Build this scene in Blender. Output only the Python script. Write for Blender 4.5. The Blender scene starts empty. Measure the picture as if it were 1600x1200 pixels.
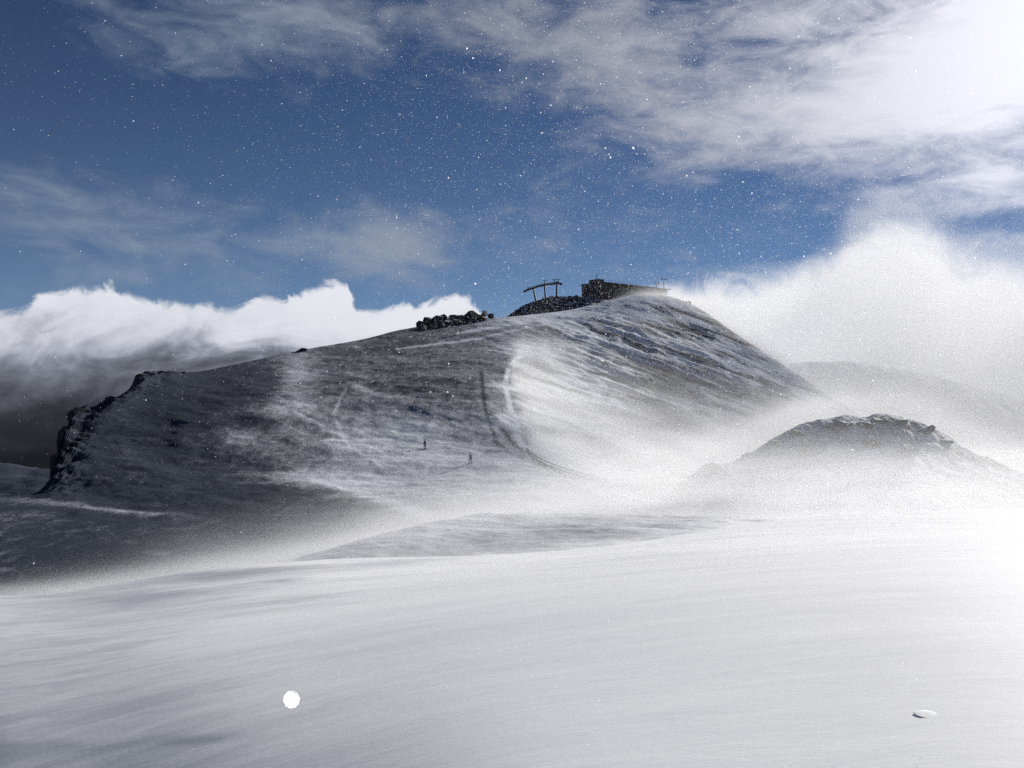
import bpy, bmesh, math, random
import numpy as np
from mathutils import Vector, Matrix

# ------------------------------------------------------------------ camera, sky, sun, exposure
sc = bpy.context.scene
C = sc.collection
F = 1244.0                                   # focal length in photo pixels (28 mm on 36 mm), photo is 1600 x 1200
cam = bpy.data.objects.new('camera', bpy.data.cameras.new('camera'))
C.objects.link(cam)
cam.rotation_euler = (math.pi / 2, 0, 0)     # level, looking along +Y, eye at the origin
cam.data.sensor_width = 36.0
cam.data.lens = 36.0 * F / 1600.0
cam.data.clip_start = 0.05
cam.data.clip_end = 20000
sc.camera = cam

SUN_AZ, SUN_EL = math.radians(42), math.radians(20.5)
SUN_DIR = Vector((math.sin(SUN_AZ) * math.cos(SUN_EL), math.cos(SUN_AZ) * math.cos(SUN_EL), math.sin(SUN_EL)))
sun = bpy.data.objects.new('sun', bpy.data.lights.new('sun', 'SUN'))
sun.data.energy = 5.0
sun.data.angle = math.radians(0.8)
sun.data.color = (1.0, 0.965, 0.91)
sun.rotation_euler = SUN_DIR.to_track_quat('Z', 'Y').to_euler()
C.objects.link(sun)

sc.view_settings.view_transform = 'Standard'
sc.view_settings.look = 'None'
sc.view_settings.exposure = 0.15
sc.view_settings.gamma = 1.0
sc.view_settings.use_curve_mapping = False
sc.cycles.use_denoising = False
sc.cycles.volume_bounces = 5
sc.cycles.max_bounces = 12
sc.cycles.transparent_max_bounces = 128
sc.cycles.diffuse_bounces = 3
sc.cycles.use_adaptive_sampling = True
sc.cycles.adaptive_threshold = 0.02
sc.cycles.volume_step_rate = 2.5
sc.cycles.volume_max_steps = 256


class NT:
    """Small helper that writes node maths."""
    def __init__(self, tree):
        self.t = tree

    def n(self, typ, **kw):
        nd = self.t.nodes.new(typ)
        for k, v in kw.items():
            setattr(nd, k, v)
        return nd

    def set(self, sock, v):
        if isinstance(v, (int, float)):
            sock.default_value = v
        elif isinstance(v, (tuple, list)):
            sock.default_value = v
        else:
            self.t.links.new(v, sock)

    def m(self, op, a, b=None, c=None, clamp=False):
        nd = self.n('ShaderNodeMath', operation=op, use_clamp=clamp)
        for i, v in enumerate((a, b, c)):
            if v is not None:
                self.set(nd.inputs[i], v)
        return nd.outputs[0]

    def add(self, *a):
        r = a[0]
        for v in a[1:]:
            r = self.m('ADD', r, v)
        return r

    def mul(self, *a):
        r = a[0]
        for v in a[1:]:
            r = self.m('MULTIPLY', r, v)
        return r

    def sub(self, a, b):
        return self.m('SUBTRACT', a, b)

    def step(self, v, lo, hi, a=0.0, b=1.0, smooth=True):
        nd = self.n('ShaderNodeMapRange', interpolation_type='SMOOTHSTEP' if smooth else 'LINEAR')
        self.set(nd.inputs['Value'], v)
        for k, x in (('From Min', lo), ('From Max', hi), ('To Min', a), ('To Max', b)):
            self.set(nd.inputs[k], x)
        return nd.outputs[0]

    def mix(self, f, a, b):
        nd = self.n('ShaderNodeMix', data_type='RGBA')
        self.set(nd.inputs['Factor'], f)
        self.set(nd.inputs['A'], a)
        self.set(nd.inputs['B'], b)
        return nd.outputs['Result']

    def xyz(self, x, y, z):
        nd = self.n('ShaderNodeCombineXYZ')
        for i, v in enumerate((x, y, z)):
            self.set(nd.inputs[i], v)
        return nd.outputs[0]

    def noise(self, vec, scale, detail=6, rough=0.55, dist=0.0):
        nd = self.n('ShaderNodeTexNoise')
        self.set(nd.inputs['Vector'], vec)
        nd.inputs['Scale'].default_value = scale
        nd.inputs['Detail'].default_value = detail
        nd.inputs['Roughness'].default_value = rough
        nd.inputs['Distortion'].default_value = dist
        return nd.outputs[0]

    def curve(self, v, pts, lo, hi):
        """Piecewise curve of (x, y) points, x over lo..hi, y in 0..1."""
        nd = self.n('ShaderNodeFloatCurve')
        self.set(nd.inputs['Value'], self.step(v, lo, hi, smooth=False))
        cm = nd.mapping
        cm.use_clip = True
        c = cm.curves[0]
        q = [((x - lo) / (hi - lo), y) for x, y in pts]
        c.points[0].location = q[0]
        c.points[1].location = q[-1]
        for p in q[1:-1]:
            c.points.new(*p)
        cm.update()
        return nd.outputs[0]


def build_world():
    w = bpy.data.worlds.new('World')
    sc.world = w
    w.use_nodes = True
    t = w.node_tree
    N = NT(t)
    sky = N.n('ShaderNodeTexSky', sky_type='NISHITA')
    sky.sun_disc = False
    sky.sun_elevation = SUN_EL
    sky.sun_rotation = SUN_AZ
    sky.altitude = 3000
    sky.air_density = 0.68
    sky.dust_density = 0.0
    sky.ozone_density = 5.5
    tc = N.n('ShaderNodeTexCoord')
    d = tc.outputs['Generated']
    sp = N.n('ShaderNodeSeparateXYZ')
    N.set(sp.inputs[0], d)
    x, y, z = sp.outputs
    az = N.m('ARCTAN2', x, y)
    hor = N.m('SQRT', N.add(N.mul(x, x), N.mul(y, y), 1e-6))
    V = N.m('DIVIDE', z, hor)
    dp = N.n('ShaderNodeVectorMath', operation='DOT_PRODUCT')
    N.set(dp.inputs[0], d)
    dp.inputs[1].default_value = tuple(SUN_DIR)
    sund = N.m('MAXIMUM', dp.outputs['Value'], 0.0)

    def AZ(px):
        return math.atan((px - 800) / F)

    def VV(px, py):
        return (600 - py) / F * math.cos(AZ(px))
    q = N.xyz(az, V, 0.0)
    q2 = N.xyz(az, N.mul(V, 2.2), 0.0)
    # --- high thin cloud: soft noise everywhere, thicker where the photograph shows its banks
    f1 = N.noise(q2, 3.2, 6, 0.55, 0.5)
    f2 = N.noise(N.xyz(N.add(az, N.mul(V, 0.35)), N.mul(V, 2.2), 7.3), 12.0, 7, 0.62, 0.5)
    fb = N.add(N.mul(f1, 0.5), N.mul(f2, 0.5))
    bias = None
    for (px, py, rx, ry, a) in [(100, 300, 150, 45, .42), (330, 335, 190, 40, .36), (600, 385, 70, 42, 1.0),
                                (380, 410, 230, 35, .42), (300, 50, 200, 90, .42), (480, 10, 160, 60, .30),
                                (760, 20, 300, 60, .34), (1050, 60, 240, 80, .36), (1300, 190, 240, 90, .50),
                                (1560, 135, 140, 45, .75), (1380, 150, 160, 50, .25), (1640, 5, 110, 55, .9), (1560, 330, 130, 60, .35),
                                (1000, 190, 180, 50, .30), (250, 200, 320, 45, -.35), (560, 190, 200, 60, -.35),
                                (30, 80, 90, 90, -.3)]:
        du = N.mul(N.sub(az, AZ(px)), F / rx * 1.05)
        dv = N.mul(N.sub(V, VV(px, py)), F / ry)
        g = N.mul(N.m('EXPONENT', N.mul(N.add(N.mul(du, du), N.mul(dv, dv)), -0.5)), a)
        bias = g if bias is None else N.add(bias, g)
    # outside the picture the same broken cloud goes on
    cov = N.add(N.mul(N.sub(fb, 0.55), 3.8), N.mul(bias, .95), N.mul(N.step(sund, .45, .97), .24))
    a_hi = N.step(cov, -0.1, 1.25, 0.0, 0.82)
    glow = N.m('POWER', sund, 11.0)
    lum = N.add(0.33, N.mul(glow, .85))
    c_hi = N.n('ShaderNodeVectorMath', operation='SCALE')
    N.set(c_hi.inputs[0], N.mix(N.step(sund, 0.5, 0.95), (.80, .96, 1.18, 1), (.97, .965, 1.04, 1)))
    N.set(c_hi.inputs['Scale'], N.mul(lum, 20.0))
    # --- low cloud bank behind the hill
    top = [(-400, 470), (-200, 478), (-100, 470), (0, 485), (60, 466), (110, 453), (160, 447), (195, 456), (250, 470), (320, 479),
           (380, 478), (410, 464), (450, 461), (485, 451), (520, 445), (542, 449), (550, 470), (575, 484), (620, 478), (660, 477),
           (695, 464), (722, 457), (740, 472), (770, 500), (830, 520), (930, 515), (1000, 470), (1060, 446), (1120, 440), (1200, 432),
           (1260, 426), (1300, 410), (1330, 375), (1380, 363), (1440, 370), (1475, 395), (1500, 420), (1550, 405), (1600, 425), (1750, 440), (2000, 450)]
    pts = [(AZ(px), min(1, max(0, (VV(px, py) + 0.1) / 0.4))) for px, py in top]
    tp = N.sub(N.mul(N.curve(az, pts, pts[0][0], pts[-1][0]), 0.4), 0.1)
    n3 = N.noise(q, 19.0, 8, 0.64, 1.1)
    n4 = N.noise(N.xyz(N.add(az, N.mul(V, -.9)), N.mul(V, 2.0), 3.0), 8.0, 6, 0.58, 0.8)
    right = N.step(az, AZ(960), AZ(1060))
    soft = N.add(0.007, N.mul(right, 0.02))
    edge = N.sub(N.add(tp, N.mul(N.sub(n3, 0.5), N.add(0.05, N.mul(right, 0.02)))), V)
    a_lo = N.step(N.m('DIVIDE', edge, soft), -0.6, 1.0)
    # the bank is white where the sun reaches over its top and greys with depth
    lit = N.add(V, N.mul(N.sub(n4, 0.5), 0.15), N.mul(N.sub(n3, 0.5), 0.05), N.mul(right, 0.14), N.mul(N.step(az, AZ(300), AZ(640)), 0.035))
    bl = N.curve(lit, [(-.14, .015), (-.07, .02), (-.02, .05), (.02, .16), (.05, .44), (.085, .68), (.12, .73), (.2, .75)], -.14, .2)
    c_lo = N.n('ShaderNodeVectorMath', operation='SCALE')
    N.set(c_lo.inputs[0], N.mix(bl, (.82, .90, 1.15, 1), (1.0, 1.0, 1.01, 1)))
    N.set(c_lo.inputs['Scale'], N.mul(bl, 20.0))
    # thin haze towards the horizon
    hz = N.mul(N.m('EXPONENT', N.mul(N.m('ABSOLUTE', V), -7.0)), .50)
    col = N.mix(hz, sky.outputs[0], (5.6, 7.6, 9.2, 1))
    col = N.mix(a_hi, col, c_hi.outputs[0])
    col = N.mix(a_lo, col, c_lo.outputs[0])
    bg = t.nodes['Background']
    bg.inputs['Strength'].default_value = 0.05
    t.links.new(col, bg.inputs['Color'])
    w.cycles.sampling_method = 'MANUAL'
    w.cycles.sample_map_resolution = 512


build_world()

# ------------------------------------------------------------------ numpy noise and curves
_R = np.random.default_rng(11).random((64, 64, 64)).astype(np.float32)


def vnoise(x, y, z):
    x = np.asarray(x, np.float32); y = np.asarray(y, np.float32); z = np.asarray(z, np.float32)
    x, y, z = np.broadcast_arrays(x, y, z)
    xi = np.floor(x); yi = np.floor(y); zi = np.floor(z)
    fx = x - xi; fy = y - yi; fz = z - zi
    fx = fx * fx * (3 - 2 * fx); fy = fy * fy * (3 - 2 * fy); fz = fz * fz * (3 - 2 * fz)
    i0 = xi.astype(np.int32) & 63; j0 = yi.astype(np.int32) & 63; k0 = zi.astype(np.int32) & 63
    i1 = (i0 + 1) & 63; j1 = (j0 + 1) & 63; k1 = (k0 + 1) & 63
    a = _R[i0, j0, k0] * (1 - fx) + _R[i1, j0, k0] * fx
    b = _R[i0, j1, k0] * (1 - fx) + _R[i1, j1, k0] * fx
    c = _R[i0, j0, k1] * (1 - fx) + _R[i1, j0, k1] * fx
    e = _R[i0, j1, k1] * (1 - fx) + _R[i1, j1, k1] * fx
    a = a * (1 - fy) + b * fy
    c = c * (1 - fy) + e * fy
    return a * (1 - fz) + c * fz


def fbm(x, y, z=0.0, octs=5, rough=0.5, ridged=False):
    s = 0.0; amp = 1.0; tot = 0.0; k = 1.0
    for o in range(octs):
        n = vnoise(np.asarray(x) * k + 17.3 * o, np.asarray(y) * k + 5.1 * o, np.asarray(z) * k + 9.7 * o)
        if ridged:
            n = 1 - np.abs(2 * n - 1)
        s = s + amp * n
        tot += amp; amp *= rough; k *= 2.03
    return s / tot


def pchip(xk, yk, x):
    """Monotone cubic through (xk, yk); yk may have trailing axes."""
    xk = np.asarray(xk, float); yk = np.asarray(yk, float)
    h = np.diff(xk); dl = np.diff(yk) / h
    m = np.zeros_like(yk)
    m[0] = dl[0]; m[-1] = dl[-1]
    for i in range(1, len(xk) - 1):
        if dl[i - 1] * dl[i] > 0:
            w1 = 2 * h[i] + h[i - 1]; w2 = h[i] + 2 * h[i - 1]
            m[i] = (w1 + w2) / (w1 / dl[i - 1] + w2 / dl[i])
    x = np.clip(x, xk[0], xk[-1])
    i = np.clip(np.searchsorted(xk, x) - 1, 0, len(xk) - 2)
    t = (x - xk[i]) / h[i]
    return ((2 * t**3 - 3 * t**2 + 1) * yk[i] + (t**3 - 2 * t**2 + t) * h[i] * m[i]
            + (-2 * t**3 + 3 * t**2) * yk[i + 1] + (t**3 - t**2) * h[i] * m[i + 1])


def sstep(x, a, b):
    t = np.clip((x - a) / (b - a), 0, 1)
    return t * t * (3 - 2 * t)


def gauss(px, py, cx, cy, rx, ry, ang=0.0):
    c, s = math.cos(math.radians(ang)), math.sin(math.radians(ang))
    u = (px - cx) * c + (py - cy) * s
    v = -(px - cx) * s + (py - cy) * c
    return np.exp(-0.5 * ((u / rx) ** 2 + (v / ry) ** 2))


class Terrain:
    """Ground surveyed along lines: every line lists (px, py, depth); columns run away from the viewer.
    x = (px-800)/F*depth, y = depth, z = (600-py)/F*depth."""
    def __init__(self, lines, px, rows, back=((25, 12), (150, 90)), smooth=0):
        self.px = np.asarray(px, float)
        PY, D = [], []
        for ln in lines:
            a = np.array(ln, float)
            PY.append(pchip(a[:, 0], a[:, 1], self.px)); D.append(pchip(a[:, 0], a[:, 2], self.px))
        PY, D = np.array(PY), np.array(D)
        if smooth:                                # the interior lines run without kinks
            ker = np.hanning(smooth * 2 + 1); ker /= ker.sum()
            for k in range(len(D) - 1):
                for Q in (PY, D):
                    Q[k] = np.convolve(np.pad(Q[k], smooth, 'edge'), ker, 'valid')
        for k in range(1, len(D)):
            D[k] = np.maximum(D[k], D[k - 1] + 0.7)
        for k in range(len(D) - 2, -1, -1):
            PY[k] = np.maximum(PY[k], PY[k + 1] + 0.4)
        Z = (600 - PY) / F * D
        self.ridge = len(D) - 1
        for dd, dz in back:
            D = np.vstack([D, D[self.ridge] + dd]); Z = np.vstack([Z, Z[self.ridge] - dz])
        self.K = len(D)
        self.Dk, self.Zk = D, Z
        # monotone cubic in depth, column by column
        h = np.diff(D, axis=0); dl = np.diff(Z, axis=0) / h
        m = np.zeros_like(Z)
        m[0] = dl[0]; m[-1] = dl[-1]
        m[1:-1] = np.where(dl[:-1] * dl[1:] > 0, 2 * dl[:-1] * dl[1:] / (dl[:-1] + dl[1:] + 1e-9), 0.0)
        self.m, self.h = m, h
        seg = []
        for k, n in enumerate(rows):
            t = np.linspace(0, 1, n, endpoint=False)
            seg.append(np.stack([np.full(n, k), t], 1))
        seg.append(np.array([[len(rows) - 1, 1.0]]))
        self.seg = np.vstack(seg)
        self.d = np.stack([self._d(int(k), t) for k, t in self.seg])     # rows x columns
        self.z = np.stack([self._z(int(k), t) for k, t in self.seg])
        if smooth:
            n1 = sum(rows[:len(lines) - 2]); n2 = sum(rows[:len(lines) - 1])
            for r in range(n2):
                w = smooth if r < n1 - 40 else max(2, int(smooth * (n2 - r) / (n2 - n1 + 40)))
                ker = np.hanning(w * 2 + 3)[1:-1]; ker /= ker.sum()
                for Q in (self.d, self.z):
                    Q[r] = np.convolve(np.pad(Q[r], w, 'edge'), ker, 'valid')
        self.x = (self.px[None] - 800) / F * self.d
        self.py = 600 - self.z / self.d * F
        self.pxg = np.broadcast_to(self.px, self.d.shape)

    def _d(self, k, t):
        return self.Dk[k] * (1 - t) + self.Dk[k + 1] * t

    def _z(self, k, t):
        h = self.h[k]
        return ((2 * t**3 - 3 * t**2 + 1) * self.Zk[k] + (t**3 - 2 * t**2 + t) * h * self.m[k]
                + (-2 * t**3 + 3 * t**2) * self.Zk[k + 1] + (t**3 - t**2) * h * self.m[k + 1])

    def table(self, dgrid):
        """Height over a regular px x depth table."""
        out = np.empty((len(self.px), len(dgrid)), np.float32)
        for i in range(len(self.px)):
            out[i] = np.interp(dgrid, self.d[:, i], self.z[:, i], left=-500, right=-500)
        self.tab, self.dg = out, dgrid

    def height(self, x, y):
        p = 800 + F * x / y
        i = np.clip(np.interp(p, self.px, np.arange(len(self.px))), 0, len(self.px) - 1.001)
        j = np.clip((y - self.dg[0]) / (self.dg[1] - self.dg[0]), 0, len(self.dg) - 1.001)
        i0 = i.astype(int); j0 = j.astype(int); fi = i - i0; fj = j - j0
        T = self.tab
        return ((T[i0, j0] * (1 - fi) + T[i0 + 1, j0] * fi) * (1 - fj) + (T[i0, j0 + 1] * (1 - fi) + T[i0 + 1, j0 + 1] * fi) * fj)

    def at(self, px, py):
        """World point where this ground shows at a photo pixel."""
        i = int(np.argmin(np.abs(self.px - px)))
        n = int(np.argmin(self.z[:, i] / self.d[:, i] * -1)) + 1
        col = 600 - self.z[:n, i] / self.d[:n, i] * F
        d = float(np.interp(-py, -col, self.d[:n, i]))
        z = float(np.interp(d, self.d[:, i], self.z[:, i]))
        return Vector(((px - 800) / F * d, d, z))

    def mesh(self, name, mat, attrs=None):
        R, Cn = self.d.shape
        co = np.stack([self.x, self.d, self.z], -1).reshape(-1, 3).astype(np.float32)
        return grid_mesh(name, co, R, Cn, mat, attrs)


def grid_mesh(name, co, R, Cn, mat, attrs=None):
    me = bpy.data.meshes.new(name)
    idx = np.arange(R * Cn).reshape(R, Cn)
    f = np.stack([idx[:-1, :-1], idx[:-1, 1:], idx[1:, 1:], idx[1:, :-1]], -1).reshape(-1, 4).astype(np.int32)
    me.vertices.add(len(co)); me.vertices.foreach_set('co', co.ravel())
    me.loops.add(f.size); me.loops.foreach_set('vertex_index', f.ravel())
    me.polygons.add(len(f)); me.polygons.foreach_set('loop_start', np.arange(len(f), dtype=np.int32) * 4)
    me.polygons.foreach_set('use_smooth', np.ones(len(f), bool))
    me.update(calc_edges=True)
    for k, v in (attrs or {}).items():
        a = me.attributes.new(k, 'FLOAT', 'POINT')
        a.data.foreach_set('value', np.asarray(v, np.float32).ravel())
    me.materials.append(mat)
    o = bpy.data.objects.new(name, me)
    C.objects.link(o)
    return o


def structure(o):
    o['kind'] = 'structure'
    return o


# ------------------------------------------------------------------ materials
def new_mat(name):
    m = bpy.data.materials.new(name)
    m.use_nodes = True
    return m, NT(m.node_tree), m.node_tree.nodes['Principled BSDF']


def bump(N, b, h, strength, dist):
    nd = N.n('ShaderNodeBump')
    nd.inputs['Strength'].default_value = strength
    nd.inputs['Distance'].default_value = dist
    N.set(nd.inputs['Height'], h)
    N.t.links.new(nd.outputs[0], b.inputs['Normal'])


def geo_pos(N):
    return N.n('ShaderNodeNewGeometry').outputs['Position']


def scale_vec(N, v, s):
    nd = N.n('ShaderNodeVectorMath', operation='MULTIPLY')
    N.set(nd.inputs[0], v)
    nd.inputs[1].default_value = s
    return nd.outputs[0]


def mat_hill(name, grain=1.0, rock=(.030, .039, .060), snow=(.80, .83, .88)):
    """Dark scree with wind-packed snow lying where the attribute 'cover' says."""
    m, N, b = new_mat(name)
    at = N.n('ShaderNodeAttribute', attribute_name='cover').outputs['Fac']
    p = geo_pos(N)
    n1 = N.noise(scale_vec(N, p, (.55 / grain, .22 / grain, .55 / grain)), 1.0, 9, .72)
    n2 = N.noise(p, 2.3 / grain, 6, .78)
    v = N.add(at, N.mul(N.sub(n1, .5), .9), N.mul(N.sub(n2, .5), .75))
    fac = N.step(v, .14, 1.02)
    rk = N.mix(N.noise(p, .9 / grain, 6, .65), (rock[0] * .55, rock[1] * .55, rock[2] * .55, 1), (rock[0] * 1.6, rock[1] * 1.6, rock[2] * 1.55, 1))
    N.set(b.inputs['Base Color'], N.mix(fac, rk, (*snow, 1)))
    b.inputs['Roughness'].default_value = .85
    b.inputs['Specular IOR Level'].default_value = .2
    bump(N, b, N.add(n2, N.mul(fac, .3)), .6, .35 * grain)
    return m


def mat_snow():
    m, N, b = new_mat('wind_packed_snow')
    p = geo_pos(N)
    at = N.n('ShaderNodeAttribute', attribute_name='cover').outputs['Fac']
    ripple = N.noise(scale_vec(N, p, (.5, 1.6, 1.0)), 1.6, 7, .62, .4)
    fine = N.noise(scale_vec(N, p, (1.0, 1.7, 1.0)), 22.0, 6, .75)
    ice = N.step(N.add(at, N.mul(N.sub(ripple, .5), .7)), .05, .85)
    c = N.mix(ice, (.50, .525, .565, 1), (.90, .905, .91, 1))  # grey end serves scoured ice and the shade painted on the near field's left
    N.set(b.inputs['Base Color'], c)
    b.inputs['Roughness'].default_value = .7
    b.inputs['Specular IOR Level'].default_value = .06
    bump(N, b, N.add(N.mul(ripple, 1.0), N.mul(fine, .16)), .16, .06)
    return m


def mat_rock(name, c0=(.018, .018, .020), c1=(.06, .06, .064), snow=.0):
    m, N, b = new_mat(name)
    p = geo_pos(N)
    n = N.noise(p, 1.3, 9, .7)
    col = N.mix(n, (*c0, 1), (*c1, 1))
    if snow:
        nz = N.n('ShaderNodeSeparateXYZ')
        N.set(nz.inputs[0], N.n('ShaderNodeNewGeometry').outputs['Normal'])
        f = N.step(N.add(nz.outputs[2], N.mul(N.sub(N.noise(p, .8, 6, .65), .5), 1.3)), 1.0 - snow, 1.25 - snow)
        col = N.mix(f, col, (.78, .8, .84, 1))
    N.set(b.inputs['Base Color'], col)
    b.inputs['Roughness'].default_value = .9
    b.inputs['Specular IOR Level'].default_value = .2
    bump(N, b, n, .8, .3)
    return m


def mat_plain(name, col, rough=.6, metal=0.0, var=.25, scale=3.0):
    m, N, b = new_mat(name)
    n = N.noise(geo_pos(N), scale, 5, .6)
    N.set(b.inputs['Base Color'], N.mix(n, tuple(c * (1 - var) for c in col) + (1,), tuple(c * (1 + var) for c in col) + (1,)))
    b.inputs['Roughness'].default_value = rough
    b.inputs['Metallic'].default_value = metal
    return m


# ------------------------------------------------------------------ the main hill
HL = [
    # foot of the slope, hidden in the dip behind the near snow field
    [(-300, 1000, 62), (0, 985, 62), (400, 925, 65), (640, 890, 70), (900, 870, 75), (1300, 850, 85), (1900, 850, 90)],
    [(-300, 850, 88), (0, 850, 88), (300, 840, 92), (640, 788, 108), (800, 768, 112), (900, 762, 114), (1000, 765, 118), (1300, 775, 130), (1900, 815, 130)],
    [(-300, 781, 112), (75, 781, 112), (120, 768, 116), (200, 748, 123), (400, 728, 135), (664, 709, 150), (735, 714, 150), (800, 713, 150), (850, 722, 148), (900, 735, 146),
     (1000, 735, 160), (1100, 722, 175), (1200, 705, 190), (1310, 690, 200), (1420, 725, 190), (1900, 790, 180)],
    [(-300, 777, 116), (75, 775, 116), (110, 720, 130), (200, 660, 150), (300, 640, 160), (450, 615, 178), (600, 608, 190), (750, 602, 197), (790, 602, 200), (830, 612, 212),
     (900, 615, 225), (1000, 612, 240), (1100, 615, 245), (1200, 630, 245), (1310, 655, 235), (1420, 705, 215), (1900, 780, 200)],
    [(-300, 774, 117), (75, 772, 117), (110, 690, 138), (220, 606, 170), (300, 600, 180), (450, 566, 212), (600, 548, 240), (700, 537, 260), (800, 530, 268), (900, 522, 285),
     (1000, 508, 302), (1100, 530, 308), (1200, 583, 290), (1310, 638, 258), (1420, 697, 230), (1900, 775, 205)],
    [(-300, 770, 118), (0, 771, 118), (70, 773, 118), (76, 768, 121), (82, 742, 126), (92, 706, 136), (105, 670, 145), (116, 650, 151), (126, 642, 155), (150, 633, 161), (175, 625, 167),
     (205, 610, 173), (212, 600, 175), (220, 589, 177), (245, 585, 182), (300, 582, 191), (370, 568, 206), (460, 549, 225), (475, 546, 228), (560, 531, 248), (640, 513, 268),
     (720, 504, 288), (770, 498, 300), (800, 495, 308), (880, 486, 325), (920, 478, 333), (960, 467, 340), (1000, 461, 345), (1040, 463, 347), (1090, 481, 345), (1140, 515, 335),
     (1230, 574, 310), (1310, 627, 275), (1420, 690, 240), (1550, 735, 225), (1900, 770, 215)],
]
hill = Terrain(HL, np.arange(-300, 1901, 2.5), [30, 90, 110, 130, 110, 14, 14], back=((22, 9), (160, 110)), smooth=18)
hill.table(np.arange(60.0, 520.0, 2.0))


def hill_detail(T):
    px, py, x, y = T.pxg, T.py, T.x, T.d
    # crag band along the left cliff, gullies, drifted hummocks
    edge = np.exp(-0.5 * ((px - np.interp(py, [560, 590, 610, 640, 670, 780, 800], [260, 235, 205, 130, 108, 85, 80])) / 26.0) ** 2) * sstep(py, 565, 580) * (1 - sstep(py, 745, 785))
    crag = fbm(x / 4.5, y / 4.5, T.z / 3.5, 5, .62, True) - .55
    T.z += edge * crag * 2.6
    hum = (fbm(x / 24, y / 16, 3.1, 4, .5) - .5) * 2.0 + (fbm(x / 5, y / 3.5, 8.1, 4, .55) - .5) * .8
    fade = sstep(py, 0, 1) * (1 - .75 * np.exp(-((T.d - T.Dk[T.ridge]) / 18.0) ** 2))
    T.z += hum * fade * sstep(T.d, 80, 120)
    # wind-carved ribs on the right flank
    u = px * .94 + py * .34; v = -px * .34 + py * .94
    rib = fbm(u / 75, v / 9.0, 6.6, 4, .55, True) - .6
    T.z += rib * 2.4 * sstep(px, 840, 960) * sstep(py, 485, 520) * (1 - sstep(py, 640, 720)) * fade
    T.edge = edge


hill_detail(hill)


def seg_dist(px, py, pts):
    d = np.full(px.shape, 1e9)
    for (x0, y0), (x1, y1) in zip(pts[:-1], pts[1:]):
        vx, vy = x1 - x0, y1 - y0
        t = np.clip(((px - x0) * vx + (py - y0) * vy) / (vx * vx + vy * vy), 0, 1)
        d = np.minimum(d, np.hypot(px - x0 - t * vx, py - y0 - t * vy))
    return d


def hill_cover(T):
    px, py = T.pxg, T.py0
    c = .14 + .11 * sstep(px + (fbm(px / 70, py / 40, 2.2, 3, .5) - .5) * 160, 330, 520)
    for (cx, cy, rx, ry, a, ang) in [(710, 708, 120, 38, .34, 3), (560, 690, 110, 45, .20, 0), (820, 745, 120, 30, .5, 0), (640, 650, 120, 26, .20, 0),
                                     (463, 596, 20, 40, .30, 8), (440, 640, 40, 8, .25, 0), (370, 684, 36, 9, .34, 12), (500, 745, 70, 9, .42, 3), (580, 772, 80, 7, .5, 22),
                                     (620, 770, 100, 26, .22, 20), (570, 610, 14, 5, .35, 20), (1000, 610, 220, 80, .12, 15), (880, 640, 70, 70, .25, 0),
                                     (915, 520, 60, 9, .45, 25), (830, 545, 38, 12, .45, 10), (990, 470, 110, 13, .75, -5), (980, 495, 60, 8, .4, 0), (880, 489, 90, 6, .6, -9),
                                     (150, 790, 90, 4, .50, 5), (1130, 560, 120, 30, .25, 25), (795, 601, 22, 4, .5, 5), (790, 653, 16, 3, .6, 0), (796, 664, 20, 3, .6, 0),
                                     (260, 620, 120, 60, -.08, 0), (300, 830, 260, 50, -.05, 0), (1240, 600, 120, 40, .25, 25)]:
        c += a * gauss(px, py, cx, cy, rx, ry, ang)
    # the piste road climbing to the summit and old tracks
    for pts, w, a in [([(715, 521), (800, 507), (900, 493), (1000, 474), (1050, 468)], 1.9, .75), ([(620, 545), (720, 533), (800, 516), (900, 500), (980, 490)], 1.6, .45),
                      ([(500, 690), (600, 686), (700, 690), (780, 700), (830, 712)], 1.5, .35), ([(600, 737), (680, 735), (735, 728)], 1.5, .35), ([(440, 640), (560, 690), (640, 735), (700, 750)], 2.0, .25),
                      ([(540, 610), (520, 650), (545, 700), (610, 740)], 2.5, .22), ([(490, 745), (560, 765), (640, 797)], 3.0, .5), ([(800, 566), (822, 547), (850, 541), (880, 548)], 3.0, .7), ([(793, 575), (789, 600), (797, 640), (808, 680), (826, 712)], 3.0, .8), ([(880, 525), (910, 530), (935, 548)], 3.5, .6), ([(950, 512), (990, 520), (1010, 540)], 3.0, .5)]:
        c += a * np.exp(-(seg_dist(px, py, pts) / w) ** 2)
    # wind-drawn streaks: along the slope on the right flank, lying flatter on the left
    r = sstep(px, 760, 900)
    u = px * .94 + py * .34; v = -px * .34 + py * .94
    s1 = fbm(u / 70, v / 6.0, 1.3, 5, .55) - .5
    s2 = fbm(px / 90 + 3, py / 9.0, 4.4, 5, .55) - .5
    big = fbm(px / 150, py / 70, 9.4, 4, .55) - .5
    c += .06 * r * sstep(py, 480, 500) * (1 - sstep(py, 640, 700))
    c += (r * s1 * 2.3 + (1 - r) * s2 * .55) + big * .35
    dark = [([(752, 580), (757, 640), (775, 690), (820, 725)], 3.0, .3), ([(768, 650), (800, 690), (850, 730)], 4.0, .35)]
    for pts, w, a in dark:
        c -= a * np.exp(-(seg_dist(px, py, pts) / w) ** 2)
    c -= T.edge * .75
    return np.clip(c, -.3, 1.2)


hill.py0 = hill.py.copy()
MAT_HILL = mat_hill('scree_and_snow')
structure(hill.mesh('hill', MAT_HILL, {'cover': hill_cover(hill)}))

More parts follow.
